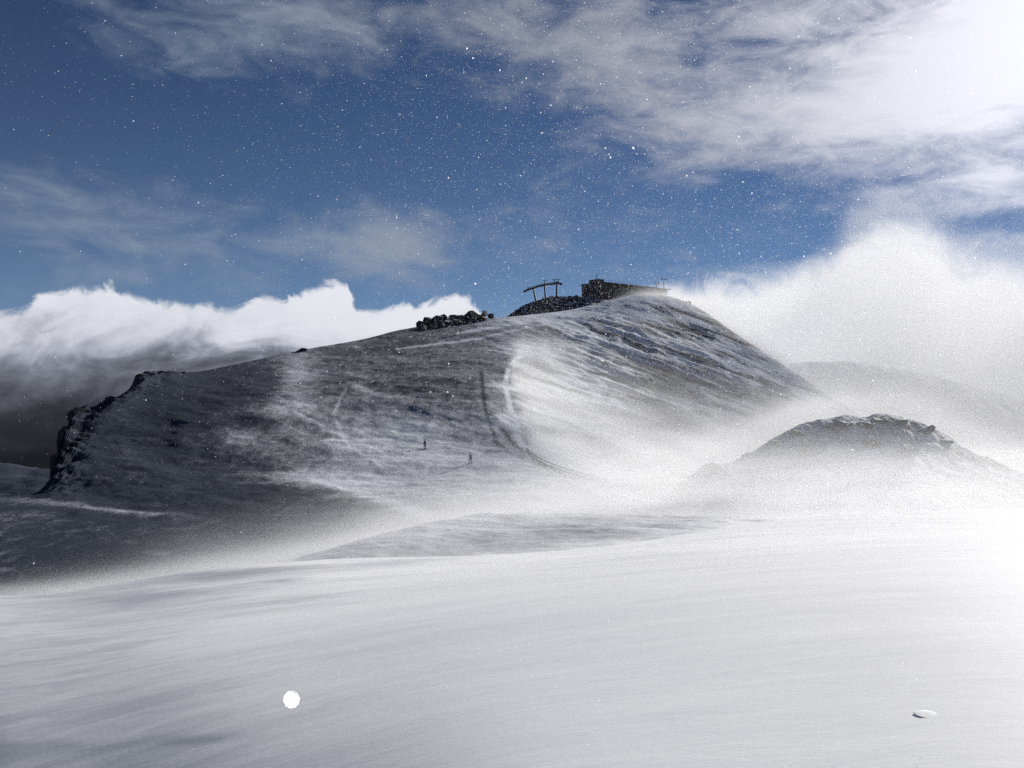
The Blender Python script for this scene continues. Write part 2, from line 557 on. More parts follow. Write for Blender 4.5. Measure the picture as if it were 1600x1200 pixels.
# ------------------------------------------------------------------ the near snow field
FL = [
    [(-2600, 1700, 5.5), (-600, 1700, 4.3), (0, 1700, 3.6), (400, 1660, 2.8), (800, 1620, 2.3), (1600, 1600, 2.15), (4200, 1600, 2.15)],
    [(-2600, 1215, 13), (-600, 1215, 9.8), (0, 1215, 8.0), (400, 1207, 5.8), (800, 1195, 4.4), (1200, 1187, 4.0), (1600, 1180, 3.8), (4200, 1180, 3.8)],
    [(-2600, 1062, 19), (-600, 1062, 15.3), (0, 1062, 13.5), (400, 1033, 10.9), (800, 990, 9.0), (1200, 950, 8.2), (1600, 930, 8), (4200, 930, 8)],
    [(-2600, 990, 26), (-600, 990, 22.5), (0, 990, 20.5), (400, 955, 18.3), (800, 915, 16.5), (1200, 878, 15.5), (1600, 860, 15), (4200, 860, 15)],
    [(-2600, 951, 32.5), (-600, 951, 30), (0, 951, 28.5), (400, 908, 27.6), (800, 882, 28), (1200, 840, 30), (1600, 825, 30), (4200, 825, 30)],
    [(-2600, 930, 35), (0, 930, 35), (100, 923, 35.5), (200, 909, 36), (300, 897, 37), (450, 882, 38), (600, 873, 40), (850, 862, 42), (1000, 848, 44), (1100, 833, 46), (1200, 816, 48), (1350, 803, 50),
     (1600, 797, 52), (4200, 797, 52)],
]
fpx = np.concatenate([np.linspace(-2600, -100, 120, endpoint=False), np.arange(-100, 1700, 2.5), np.linspace(1700, 4200, 120)])
field = Terrain(FL, fpx, [24, 60, 80, 90, 110, 14, 10], back=((9, 3.2), (40, 22)), smooth=60)
field.py0 = field.py.copy()
field.table(np.arange(2.0, 92.0, .5))
fx, fy = field.x, field.d
sas = (fbm(fx / 3.2, fy / 1.1, 2.2, 5, .55) - .5)
field.z += sas * np.interp(fy, [2, 6, 20, 40], [.012, .026, .065, .10]) + (fbm(fx / 12, fy / 6, 5.5, 3, .5) - .5) * np.interp(fy, [2, 8, 30], [.0, .14, .34])
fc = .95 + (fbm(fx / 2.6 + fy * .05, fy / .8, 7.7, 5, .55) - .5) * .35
# dimmer light towards the left, painted into the snow colour as patchy grey
left_shade = field.pxg / 720 + (fbm(fx / 9, fy / 4, 2.9, 4, .5) - .5) * 1.3
fc -= .62 * (1 - sstep(left_shade, -.15, .85)) * sstep(field.pxg, -2600, -2599)
for (cx, cy, rx, ry, a) in [(360, 897, 80, 4, .45), (240, 930, 50, 4, .35), (500, 935, 60, 6, .3), (60, 1172, 75, 7, .45), (300, 1155, 50, 6, .4), (650, 876, 90, 4, .5), (440, 908, 30, 3, .3),
                            (1400, 1165, 90, 10, .12), (200, 938, 25, 3, .3), (600, 885, 60, 3, .3)]:
    fc -= a * gauss(field.pxg, field.py0, cx, cy, rx, ry, -4)
MAT_SNOW = mat_snow()
R_, C_ = field.d.shape
co = np.stack([field.x, field.d, field.z], -1)
extra = []
for yb in (-25.0, -8.0, -2.0, 0.8):         # the slope goes on round and behind the viewer
    k = 1 + (3.0 - yb) * .5
    extra.append(np.stack([co[0, :, 0] * k, np.full(C_, yb), co[0, :, 2] + (3.0 - yb) * .08], -1))
co = np.concatenate([np.array(extra), co], 0)
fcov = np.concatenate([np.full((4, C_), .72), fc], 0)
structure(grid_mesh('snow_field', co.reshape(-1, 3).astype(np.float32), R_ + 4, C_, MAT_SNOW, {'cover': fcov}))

# the wind-scoured hummock just beyond the lip of the near snow field
DL = [
    [(300, 960, 46), (600, 905, 50), (850, 885, 52), (1200, 850, 55), (1500, 850, 58)],
    [(300, 925, 50), (500, 872, 54), (600, 850, 57), (690, 838, 60), (850, 832, 61), (1000, 828, 62), (1200, 822, 63), (1500, 830, 63)],
    [(300, 912, 53), (500, 862, 58), (600, 835, 62), (690, 815, 66), (780, 804, 69), (900, 803, 70), (1000, 806, 70), (1100, 808, 69), (1200, 812, 68), (1500, 825, 66)],
]
dune = Terrain(DL, np.arange(300, 1501, 3.0), [30, 50, 10, 10], back=((8, 2.5), (25, 12)))
dune.z += (fbm(dune.x / 4, dune.d / 2, 3.3, 5, .55) - .5) * .55
dc = .45 + (fbm(dune.x / 2.2, dune.d / 1.2, 1.1, 5, .6) - .5) * 1.0
structure(dune.mesh('snow_hummock', MAT_SNOW, {'cover': dc}))

# ------------------------------------------------------------------ rocky knoll on the right, faint ridges far behind
KL = [
    [(980, 860, 92), (1300, 850, 92), (1900, 850, 92)],
    [(980, 812, 98), (1040, 805, 99), (1200, 790, 102), (1400, 785, 102), (1600, 795, 102), (1900, 835, 100)],
    [(980, 806, 100), (1040, 790, 103), (1110, 755, 107), (1200, 728, 111), (1300, 708, 113), (1400, 705, 114), (1500, 735, 112), (1600, 770, 110), (1900, 828, 104)],
    [(980, 800, 103), (1030, 788, 105), (1042, 776, 106), (1062, 757, 107), (1088, 738, 109), (1103, 727, 110), (1115, 723, 111), (1132, 727, 112), (1162, 713, 114), (1192, 698, 116),
     (1222, 680, 118), (1242, 669, 119), (1272, 659, 121), (1300, 655, 122), (1320, 651, 123), (1345, 655, 124), (1375, 648, 125), (1395, 650, 125), (1420, 655, 125), (1447, 663, 124),
     (1472, 678, 123), (1500, 695, 122), (1540, 715, 120), (1580, 733, 118), (1640, 760, 115), (1900, 820, 108)],
]
knoll = Terrain(KL, np.arange(980, 1901, 2.0), [20, 60, 90, 12, 12], back=((8, 3), (40, 22)))
knoll.py0 = knoll.py.copy()
kx, ky = knoll.x, knoll.d
rk = np.clip(.25 + .75 * (1 - sstep(knoll.py0 - np.interp(knoll.px, [a[0] for a in KL[3]], [a[1] for a in KL[3]])[None], 20, 90)), 0, 1)
knoll.z += (fbm(kx / 3.2, ky / 3.2, knoll.z / 3, 5, .62, True) - .55) * 1.0 * rk
kc = .62 + (fbm(kx / 3, ky / 2, 4.1, 5, .6) - .5) * 1.1 + .35 * (1 - rk)
MAT_KNOLL = mat_hill('knoll_scree_and_snow', grain=.6)
structure(knoll.mesh('rocky_knoll', MAT_KNOLL, {'cover': kc}))
knoll.table(np.arange(85.0, 180.0, 1.0))

MAT_FAR = mat_hill('distant_scree', grain=5.0)
RL = [[(1080, 720, 560), (1400, 720, 560), (2000, 720, 560)],
      [(1080, 600, 650), (1180, 580, 650), (1240, 567, 650), (1300, 566, 650), (1390, 575, 650), (1450, 585, 650), (1500, 600, 650), (1560, 615, 650), (1640, 640, 650), (2000, 690, 640)]]
far = Terrain(RL, np.arange(1080, 2001, 6.0), [60, 8, 8], back=((40, 25), (200, 160)))
far.z += (fbm(far.x / 30, far.d / 30, 2.0, 5, .55) - .5) * 9
structure(far.mesh('distant_ridge', MAT_FAR, {'cover': .8 + 0 * far.x}))
LL = [[(-700, 960, 500), (300, 960, 500)], [(-700, 760, 640), (300, 770, 640)], [(-700, 640, 800), (-300, 660, 800), (0, 722, 800), (120, 735, 800), (300, 760, 800)]]
lf = Terrain(LL, np.arange(-700, 301, 6.0), [40, 50, 8, 8], back=((60, 25), (300, 160)))
lf.z += (fbm(lf.x / 40, lf.d / 40, 6.0, 5, .55) - .5) * 14
structure(lf.mesh('distant_slope', MAT_FAR, {'cover': -.3 + 0 * lf.x}))
# ------------------------------------------------------------------ helpers for things
def add_box(bm, c, s, rot=None):
    m = Matrix.Translation(c) @ (rot.to_4x4() if rot else Matrix.Identity(4)) @ Matrix.Diagonal((*s, 1))
    bmesh.ops.create_cube(bm, size=1.0, matrix=m)


def add_bar(bm, a, b, w, h=None, seg=0):
    """A straight member from a to b: box section, or round with seg sides."""
    a, b = Vector(a), Vector(b)
    d = b - a
    q = d.to_track_quat('Z', 'Y').to_matrix()
    if seg:
        m = Matrix.Translation((a + b) / 2) @ q.to_4x4()
        bmesh.ops.create_cone(bm, cap_ends=True, segments=seg, radius1=w / 2, radius2=(h or w) / 2, depth=d.length, matrix=m)
    else:
        add_box(bm, (a + b) / 2, (w, h or w, d.length), q)


def part(name, bm, mat, parent=None, loc=None, bevel=0.0, smooth=False):
    if bevel:
        bmesh.ops.bevel(bm, geom=bm.edges[:], offset=bevel, segments=1, affect='EDGES', clamp_overlap=True)
    me = bpy.data.meshes.new(name)
    bm.to_mesh(me)
    bm.free()
    if smooth:
        for p in me.polygons:
            p.use_smooth = True
    me.materials.append(mat)
    o = bpy.data.objects.new(name, me)
    C.objects.link(o)
    if parent:
        o.parent = parent
    if loc is not None:
        o.location = loc
    return o


def box_part(name, c, s, mat, parent, bevel=0.02, rot=None):
    bm = bmesh.new()
    add_box(bm, c, s, rot)
    return part(name, bm, mat, parent, bevel=bevel)


def thing(name, label, cat, loc, rz=0.0, group=None):
    o = bpy.data.objects.new(name, None)
    C.objects.link(o)
    o.location = loc
    o.rotation_euler = (0, 0, rz)
    o.empty_display_size = .2
    tag(o, label, cat, group)
    return o


def tag(o, label, cat, group=None):
    o['label'] = label
    o['category'] = cat
    if group:
        o['group'] = group
    return o


MAT_ROCK = mat_rock('dark_rock')
MAT_ROCKS = mat_rock('rimed_rock', (.02, .02, .022), (.075, .075, .08), .22)
MAT_STEEL = mat_plain('weathered_steel', (.05, .052, .055), .55, .3)
MAT_WALL = mat_plain('rimed_dark_cladding', (.055, .05, .05), .85, var=.6, scale=.9)
MAT_STONE = mat_plain('building_stone', (.09, .085, .08), .9, scale=.8)
MAT_ROOF = mat_plain('roof_sheet', (.045, .045, .05), .6)
MAT_GLASS = mat_plain('window_glass', (.03, .035, .045), .12)
MAT_FRAME = mat_plain('window_frame', (.12, .1, .085), .6)
MAT_WOOD = mat_plain('fence_wood', (.05, .045, .04), .8)
MAT_ROPE = mat_plain('fence_rope', (.06, .06, .065), .8)
MAT_SNOWLUMP = mat_plain('loose_snow', (.9, .91, .92), .8, var=.03)

# ------------------------------------------------------------------ rocky outcrop below the summit building
OL = [
    [(780, 515, 322), (850, 505, 326), (960, 492, 330), (1080, 490, 334)],
    [(780, 506, 330), (800, 497, 332), (820, 486, 334), (850, 478, 336), (900, 475, 337), (960, 478, 338), (1080, 480, 340)],
    [(780, 503, 334), (797, 494, 336), (806, 486, 338), (815, 481, 340), (832, 474, 342), (845, 469, 343), (860, 465, 344), (880, 465, 345), (900, 464, 346), (915, 466, 347), (960, 470, 350), (1080, 474, 352)],
]
crop = Terrain(OL, np.arange(780, 1081, 1.5), [16, 50, 10, 10], back=((26, .5), (60, 30)))
crop.z += (fbm(crop.x / 3.0, crop.d / 3.0, crop.z / 3, 5, .6, True) - .6) * 3.0 * (crop.Dk[2][None] + 4 > crop.d) * sstep(crop.pxg, 780, 800)
structure(crop.mesh('rocky_outcrop', MAT_ROCKS))
crop.table(np.arange(320.0, 430.0, 1.0))


def at_depth(px, py, d):
    return Vector(((px - 800) / F * d, d, (600 - py) / F * d))


# ------------------------------------------------------------------ summit building
A = at_depth(938, 467, 349)
Bp = at_depth(1043, 460, 376)
yaw = math.atan2(Bp.y - A.y, Bp.x - A.x)
LEN = math.hypot(Bp.x - A.x, Bp.y - A.y)
bl = thing('summit_building', 'long dark summit building on the rocky top beside blowing snow', 'building', (A.x, A.y, A.z - 1.5), yaw)
H_ = 8.6
box_part('wall', (LEN / 2, 6, H_ / 2), (LEN, 12, H_), MAT_WALL, bl, .05)
box_part('plinth', (LEN / 2, 5.9, 1.1), (LEN + .5, 12.5, 2.2), MAT_STONE, bl, .08)
rf = box_part('roof', (LEN / 2 + .2, 5.6, H_ + .18), (LEN + 1.4, 14, .36), MAT_ROOF, bl, .04)
box_part('chimney', (12, 7, H_ + 1.0), (1.1, 1.1, 1.6), MAT_STONE, rf)
box_part('chimney', (31, 7, H_ + .8), (.9, .9, 1.2), MAT_STONE, rf)
box_part('snow_cap', (LEN / 2 + 4, 6.5, H_ + .46), (LEN - 10, 10, .22), MAT_SNOWLUMP, rf, .08)
tw = box_part('stair_tower', (1.6, 4, 5.2), (3.6, 6, 10.4), MAT_STONE, bl, .06)
for k in range(9):
    cx = 6.2 + k * 3.75
    w = box_part('window', (cx, -.04, 5.6), (1.9, .16, 1.6), MAT_FRAME, bl, .02)
    box_part('pane', (cx - .46, -.10, 5.6), (.84, .1, 1.4), MAT_GLASS, w, 0)
    box_part('pane', (cx + .46, -.10, 5.6), (.84, .1, 1.4), MAT_GLASS, w, 0)
dr = box_part('door', (4.6, -.40, 3.2), (1.3, .12, 2.2), MAT_FRAME, bl, .02)
box_part('handle', (5.05, -.49, 3.2), (.06, .08, .3), MAT_STEEL, dr, 0)
for k, (x, y, h) in enumerate([(0.4, 2.5, 13.2), (2.3, 5.0, 12.4)]):
    bm = bmesh.new()
    add_bar(bm, (x, y, 10.3), (x, y, h), .16, seg=8)
    add_bar(bm, (x - .7, y, h - .6), (x + .7, y, h - .6), .1)
    add_bar(bm, (x - .45, y, h - 1.2), (x + .45, y, h - 1.2), .08)
    part('antenna', bm, MAT_STEEL, tw)
for k in range(9):
    bm = bmesh.new()
    add_bar(bm, (4.5 + k * 2.2, -.9, H_ + .3), (4.5 + k * 2.2, -.9, H_ + 1.25), .09, seg=6)
    part('railing_post', bm, MAT_STEEL, bl)
bm = bmesh.new()
add_bar(bm, (4.4, -.9, H_ + 1.25), (22.2, -.9, H_ + 1.25), .08)
part('railing_bar', bm, MAT_STEEL, bl)


def mast(px, pyb, pyt, d, label, arms):
    b = at_depth(px, pyb, d)
    h = (pyb - pyt) / F * d
    t = thing('antenna_mast', label, 'mast', (b.x, b.y, b.z - .8), 0, 'antenna masts at the far end of the summit building')
    bm = bmesh.new(); add_bar(bm, (0, 0, 0), (0, 0, h + .8), .34, .2, seg=8); part('pole', bm, MAT_STEEL, t)
    for z, w in arms:
        bm = bmesh.new(); add_bar(bm, (-w, 0, h * z + .8), (w, 0, h * z + .8), .22); part('crossarm', bm, MAT_STEEL, t)
    for z, w in arms[:1]:
        for s in (-1, 1):
            bm = bmesh.new(); add_bar(bm, (s * w * .8, -.2, h * z + .3), (s * w * .8, -.2, h * z + 1.5), .4, seg=8); part('antenna_panel', bm, MAT_STEEL, t)


mast(1026, 466, 440, 372, 'thin dark mast with one crossarm at the right end of the summit building', [(.9, 1.0)])
mast(1037, 466, 434, 374, 'tall double-armed dark mast half lost in the blowing summit snow', [(.92, 1.3), (.7, .9)])

# ------------------------------------------------------------------ ski lift top station: three pylons carrying a bowed sheave beam
D_L = 343.0
lb = at_depth(850, 468, D_L)
lift = thing('ski_lift_terminal', 'dark steel ski lift terminal with three pylons and arched beam on the rocks', 'ski lift', lb)


def lp(px, py, dy=0.0):
    p = at_depth(px, py, D_L)
    return Vector((p.x - lb.x, dy, p.z - lb.z))


bow = [(818, 456), (825, 453), (832, 450.5), (841, 447.5), (850, 445.5), (862, 444), (870, 442.5), (878, 444.5)]
for dy in (-1.4, 1.4):
    bm = bmesh.new()
    for a, b in zip(bow[:-1], bow[1:]):
        add_bar(bm, lp(*a, dy), lp(*b, dy), .34, .5)
    part('sheave_beam', bm, MAT_STEEL, lift)
for (xb, yb, xt, yt) in [(837.5, 470, 833, 450), (853, 470, 850.5, 445), (869.5, 468, 870, 442)]:
    bm = bmesh.new(); add_bar(bm, lp(xb, yb), lp(xt, yt), .95, .6, seg=10); pl = part('pylon', bm, MAT_STEEL, lift)
    bm = bmesh.new(); add_bar(bm, lp(xt, yt, -2.6), lp(xt, yt, 2.6), .4); part('crossarm', bm, MAT_STEEL, pl)
for (px, pb, pt_, w) in [(851, 445, 437, 4), (866, 443.5, 436, 3), (872, 442.5, 435.5, 3), (826, 452.5, 448.5, 3)]:
    bm = bmesh.new()
    add_bar(bm, lp(px, pb), lp(px, pt_), .26)
    add_bar(bm, lp(px - w, pt_ + 1), lp(px + w, pt_ + 1), .2)
    part('lifting_frame', bm, MAT_STEEL, lift)
for k in range(14):
    i = k / 13 * 57 + 820
    py = float(np.interp(i, [b[0] for b in bow], [b[1] for b in bow]))
    for dy in (-1.75,):
        bm = bmesh.new()
        c = lp(i, py - .9, dy)
        add_bar(bm, c + Vector((0, -.08, 0)), c + Vector((0, .08, 0)), .55, seg=10)
        part('sheave', bm, MAT_STEEL, lift)
for dy in (-1.75, 1.75):
    bm = bmesh.new()
    pts = [lp(818, 457.2, dy)] + [lp(b[0], b[1] - 2.0, dy) for b in bow[1:-1]] + [lp(879, 443.5, dy)]
    for a, b in zip(pts[:-1], pts[1:]):
        add_bar(bm, a, b, .09)
    part('haul_cable', bm, MAT_STEEL, lift)


# ------------------------------------------------------------------ boulders
def lump_mesh(seed, sx, sy, sz, sub=3, rough=.2):
    bm = bmesh.new()
    bmesh.ops.create_icosphere(bm, subdivisions=sub, radius=1.0)
    v = np.array([p.co[:] for p in bm.verts])
    n = fbm(v[:, 0] * 1.1 + seed * 3.7, v[:, 1] * 1.1 + seed, v[:, 2] * 1.1 + seed * 1.3, 3, .5)
    for p, k in zip(bm.verts, n):
        c = p.co.normalized() * (1 + (k - .5) * 2 * rough)
        p.co = Vector((c.x * sx, c.y * sy, c.z * sz))
    return bm


def boulder_mesh(seed, sx, sy, sz, n=20):
    """An angular block: the hull of a few random points, its edges broken by a small bevel."""
    rng = random.Random(seed * 7 + 1)
    bm = bmesh.new()
    for _ in range(n):
        v = Vector((rng.uniform(-1, 1), rng.uniform(-1, 1), rng.uniform(-1, 1)))
        k = max(abs(v.x) ** 3 + abs(v.y) ** 3 + abs(v.z) ** 3, 1e-3) ** (1 / 3)
        v *= rng.uniform(.8, 1.05) / k
        bm.verts.new((v.x * sx * .9, v.y * sy * .9, v.z * sz * .82))
    bmesh.ops.convex_hull(bm, input=bm.verts[:])
    bmesh.ops.delete(bm, geom=[v for v in bm.verts if not v.link_faces], context='VERTS')
    bmesh.ops.subdivide_edges(bm, edges=bm.edges[:], cuts=1, fractal=.35, seed=seed, use_grid_fill=True)
    return bm


ORD = 'first second third fourth fifth sixth seventh eighth ninth tenth eleventh twelfth thirteenth fourteenth'.split()
_bs = [1]


def boulder(px, py, w, h, d, label, group, mat=MAT_ROCK, name='boulder', **_):
    """Rock whose foot shows at (px, py), w x h pixels in the photo, at depth d; a third of it is bedded in the ground."""
    _bs[0] += 1
    k = d / F
    b = at_depth(px, py, d)
    bm = boulder_mesh(_bs[0], w * k * .8, w * k * .7, h * k * 1.35)
    bmesh.ops.rotate(bm, verts=bm.verts, matrix=Matrix.Rotation(math.sin(_bs[0] * 2.1) * .35, 3, 'Y'))
    o = part(name, bm, mat, None, (b.x, b.y, b.z + h * k * .05))
    o.rotation_euler = (0, 0, math.sin(_bs[0] * 1.3) * .6)
    return tag(o, label, 'rock', group)


def ridge_d(px):
    return float(np.interp(px, [a[0] for a in HL[5]], [a[2] for a in HL[5]]))


top_row = [(656, 509, 13, 7), (667, 504, 10, 9), (681, 503, 17, 11), (696, 501, 15, 9), (709, 500, 13, 8), (719, 498, 9, 7), (735, 498, 19, 11), (748, 498, 10, 6), (756, 495, 9, 10), (765, 496, 9, 6)]
for k, (px, py, w, h) in enumerate(top_row):
    boulder(px, py, w, h, ridge_d(px) - 1, f'{ORD[k]} boulder from the left along the skyline rock row', 'boulders along the ridge skyline', MAT_ROCKS)
low_row = [(661, 514, 10, 6), (674, 512, 12, 7), (688, 510, 13, 7), (701, 508, 12, 8), (713, 507, 11, 7), (726, 505, 13, 8), (740, 503, 12, 7), (754, 501, 13, 6)]
for k, (px, py, w, h) in enumerate(low_row):
    p = hill.at(px, py)
    boulder(px, py, w, h, min(p.y, ridge_d(px) - 3), f'{ORD[k]} boulder from the left in the lower line of the ridge rock row', 'boulders below the ridge skyline', MAT_ROCKS)
for px, py, w, h, lab in [(230, 597, 30, 16, 'square dark crag block standing on top of the left cliff edge'), (252, 589, 16, 7, 'low dark rock just right of the crag block on the left cliff'),
                          (214, 606, 14, 12, 'narrow dark rock leaning against the crag block above the left cliff'), (120, 655, 22, 16, 'dark shoulder rock at the top of the steep left cliff'),
                          (150, 640, 26, 9, 'flat dark rock between cliff shoulder and crag block'), (180, 628, 22, 8, 'small dark ledge rock below the crag block'),
                          (470, 549, 18, 5, 'low dark rock alone on the skyline above the snow gully'), (103, 690, 20, 24, 'tall dark rock bulging from the left cliff face'),
                          (90, 745, 22, 36, 'large black rock at the foot of the left cliff'), (284, 586, 12, 4, 'small flat stone on the skyline right of the crag block')]:
    boulder(px, py, w, h, ridge_d(px) - 1.5, lab, 'rocks of the left cliff')
for k, (px, py, w, h) in enumerate([(808, 492, 12, 6), (820, 485, 12, 6), (834, 479, 13, 6), (848, 475, 10, 5), (862, 473, 13, 5), (880, 473, 12, 5), (896, 474, 11, 5), (908, 475, 9, 5)]):
    boulder(px, py, w, h, 341.0, f'{ORD[k]} boulder from the left on the rocky outcrop below the ski lift', 'boulders on the summit outcrop', MAT_ROCKS)
kn = [(1112, 729, 26, 13, 'dark outcrop rock at the left end of the misty knoll'), (1128, 731, 14, 7, 'small rock just right of the outcrop on the misty knoll'),
      (1376, 656, 26, 9, 'highest dark rock on top of the misty knoll'), (1402, 659, 22, 10, 'rock just right of the highest rock of the misty knoll'), (1350, 662, 20, 10, 'rock just left of the highest rock of the misty knoll'),
      (1318, 659, 24, 11, 'rounded rock on the knoll crest left of its top'), (1292, 661, 20, 8, 'low rock on the left shoulder of the knoll crest'), (1246, 675, 16, 8, 'small rock on the upper left slope of the knoll crest'),
      (1212, 690, 18, 9, 'rock halfway down the left crest of the misty knoll'), (1445, 670, 24, 10, 'rock on the right shoulder of the misty knoll'), (1475, 686, 20, 8, 'rock lower on the right crest of the misty knoll'),
      (1360, 690, 24, 14, 'dark rock bedded in the knoll face under its top'), (1410, 700, 20, 12, 'rock bedded low in the right face of the knoll'), (1260, 705, 18, 11, 'rock bedded in the left face of the knoll')]
for px, py, w, h, lab in kn:
    p = knoll.at(px, py)
    boulder(px, py + h * .35, w, h * .6, min(p.y, 125) - .3, lab, 'rocks of the misty knoll', MAT_ROCKS, sub=3)

# ------------------------------------------------------------------ rope fence along the edge of the piste
fp = [(822, 708), (830, 717), (839, 723), (850, 728.5), (862, 733.5), (875, 738.5), (888, 743), (901, 747), (914, 751), (928, 755)]
pts = [hill.at(*p) for p in fp]
fence = thing('rope_fence', 'low rope fence on short posts along the snowy piste edge below the bright drift', 'fence', pts[0])
tops = []
dense = []
for a, b in zip(pts[:-1], pts[1:]):
    n = max(1, int((b - a).length / 1.6))
    dense += [a.lerp(b, i / n) for i in range(n)]
dense.append(pts[-1])
post_me = None
for p in dense:
    q = p - pts[0]
    if post_me is None:
        bm = bmesh.new(); add_bar(bm, (0, 0, -.4), (0, 0, 1.15), .11, .09, seg=6)
        o = part('post', bm, MAT_WOOD, fence, q); post_me = o.data
    else:
        o = bpy.data.objects.new('post', post_me); C.objects.link(o); o.parent = fence; o.location = q
for z in (.45, 1.05):
    bm = bmesh.new()
    for a, b in zip(dense[:-1], dense[1:]):
        add_bar(bm, a - pts[0] + Vector((0, 0, z)), b - pts[0] + Vector((0, 0, z)), .12)
    part('rope', bm, MAT_ROPE, fence)


# ------------------------------------------------------------------ people
def mat_person(name, jacket, trousers):
    m, N, b = new_mat(name)
    s = N.n('ShaderNodeSeparateXYZ')
    N.set(s.inputs[0], N.n('ShaderNodeTexCoord').outputs['Object'])
    z = s.outputs[2]
    c = N.mix(N.step(z, .84, .86), (*trousers, 1), (*jacket, 1))
    c = N.mix(N.step(z, 1.48, 1.5), c, (.45, .3, .22, 1))
    c = N.mix(N.step(z, .22, .24), (.02, .02, .022, 1), c)
    N.set(b.inputs['Base Color'], c)
    b.inputs['Roughness'].default_value = .8
    return m


def person(label, loc, rz, mat, helmet_mat, skis=True, lean=0.12, stride=.12, group=None, scale=1.06):
    t = thing('person', label, 'person', loc, rz, group)
    t.scale = (scale,) * 3
    # joints: x to the side, -y forward
    J, E, R = [], [], []

    def j(co, r, to=None):
        J.append(co); R.append(r)
        if to is not None:
            E.append((to, len(J) - 1))
        return len(J) - 1
    ly = -lean
    pel = j((0, .04, .93), .155)
    ab = j((0, .02 + ly * .4, 1.10), .145, pel)
    ch = j((0, ly, 1.32), .17, ab)
    nk = j((0, ly * 1.15, 1.50), .06, ch)
    hd = j((0, ly * 1.25 - .02, 1.62), .10, nk)
    j((0, ly * 1.25 - .01, 1.74), .085, hd)
    for s in (-1, 1):
        f = stride * s
        hip = j((.10 * s, .04, .88), .11, pel)
        kn_ = j((.12 * s, -.12 + f, .50), .075, hip)
        an = j((.12 * s, .02 + f, .12), .055, kn_)
        j((.12 * s, -.14 + f, .05), .05, an)
        sh = j((.19 * s, ly, 1.40), .075, ch)
        el = j((.27 * s, ly + .02, 1.13), .052, sh)
        wr = j((.25 * s, ly - .22, 1.03), .036, el)
        pm = j((.245 * s, ly - .29, 1.02), .035, wr)
        for k, (dx, L) in enumerate([(-.03, .055), (-.01, .068), (.01, .064), (.03, .048)]):
            a = j((.245 * s + dx, ly - .31 - L * .5, 1.005), .011, pm)
            j((.245 * s + dx, ly - .31 - L * .7, .965), .009, a)
        a = j((.245 * s - .035 * s, ly - .29, 1.035), .012, pm)
        j((.245 * s - .05 * s, ly - .325, 1.02), .01, a)
    me = bpy.data.meshes.new('body')
    me.from_pydata(J, E, [])
    o = bpy.data.objects.new('body', me)
    C.objects.link(o)
    o.parent = t
    sk = o.modifiers.new('skin', 'SKIN')
    for v, r in zip(me.skin_vertices[0].data, R):
        v.radius = (r * 1.22, r * 1.22)
    me.skin_vertices[0].data[0].use_root = True
    sk.use_smooth_shade = True
    ss = o.modifiers.new('smooth', 'SUBSURF'); ss.levels = 1; ss.render_levels = 1
    me.materials.append(mat)
    bm = bmesh.new()
    bmesh.ops.create_uvsphere(bm, u_segments=14, v_segments=9, radius=.135, matrix=Matrix.Translation((0, ly * 1.25 + .005, 1.70)) @ Matrix.Diagonal((.92, 1.08, .85, 1)))
    bmesh.ops.delete(bm, geom=[v for v in bm.verts if v.co.z < 1.66 and v.co.y < ly * 1.25 - .04], context='VERTS')
    part('helmet', bm, helmet_mat, t, smooth=True)
    bm = bmesh.new()
    add_box(bm, (0, ly + .22, 1.26), (.28, .16, .40))
    part('backpack', bm, helmet_mat, t, bevel=.04)
    if skis:
        for s in (-1, 1):
            bm = bmesh.new()
            f = stride * s
            prof = [(.75, .0), (-.55, 0), (-.78, .03), (-.92, .12)]
            for (y0, z0), (y1, z1) in zip(prof[:-1], prof[1:]):
                add_bar(bm, (.12 * s, y0 + f, z0 + .012), (.12 * s, y1 + f, z1 + .012), .10, .024)
            part('ski', bm, MAT_STEEL, t)
            bm = bmesh.new()
            add_box(bm, (.12 * s, -.05 + f, .06), (.11, .30, .10))
            part('boot', bm, helmet_mat, t, bevel=.03)
    return t


DARK = mat_plain('black_gear', (.012, .012, .014), .5)
NAVY = mat_plain('navy_gear', (.02, .022, .035), .5)
MP1 = mat_person('dark_ski_clothes', (.012, .012, .016), (.01, .01, .012))
MP2 = mat_person('grey_ski_clothes', (.05, .05, .06), (.025, .025, .03))
s1 = hill.at(664.5, 701.5)
s2 = hill.at(735.5, 724.5)
person('black-clad skier higher on the shaded piste, casting a long shadow', s1, math.radians(-70), MP1, DARK, True, .16, .10, 'skiers on the piste')
person('grey-clad skier lower on the piste, nearer the rope fence', s2, math.radians(-60), MP2, NAVY, True, .10, .16, 'skiers on the piste')
s3 = hill.at(719.5, 522.5)
s4 = hill.at(978, 481.5)
person('tiny dark walker below the boulder row at the start of the white track', s3, math.radians(60), MP1, DARK, False, .10, .14, 'walkers near the ridge')
person('tiny dark walker on the bright crest below the summit building', s4, math.radians(80), MP1, DARK, False, .10, .14, 'walkers near the ridge')
mk = at_depth(772, 498, ridge_d(772) - .5)
mp = thing('marker_pole', 'thin dark marker pole on the skyline right of the boulder row', 'pole', mk)
bm = bmesh.new(); add_bar(bm, (0, 0, -.5), (0, 0, 2.1), .16, .12, seg=8); part('pole', bm, MAT_WOOD, mp)
bm = bmesh.new(); add_box(bm, (0, 0, 1.9), (.34, .1, .34)); part('marker_board', bm, MAT_WOOD, mp, bevel=.02)

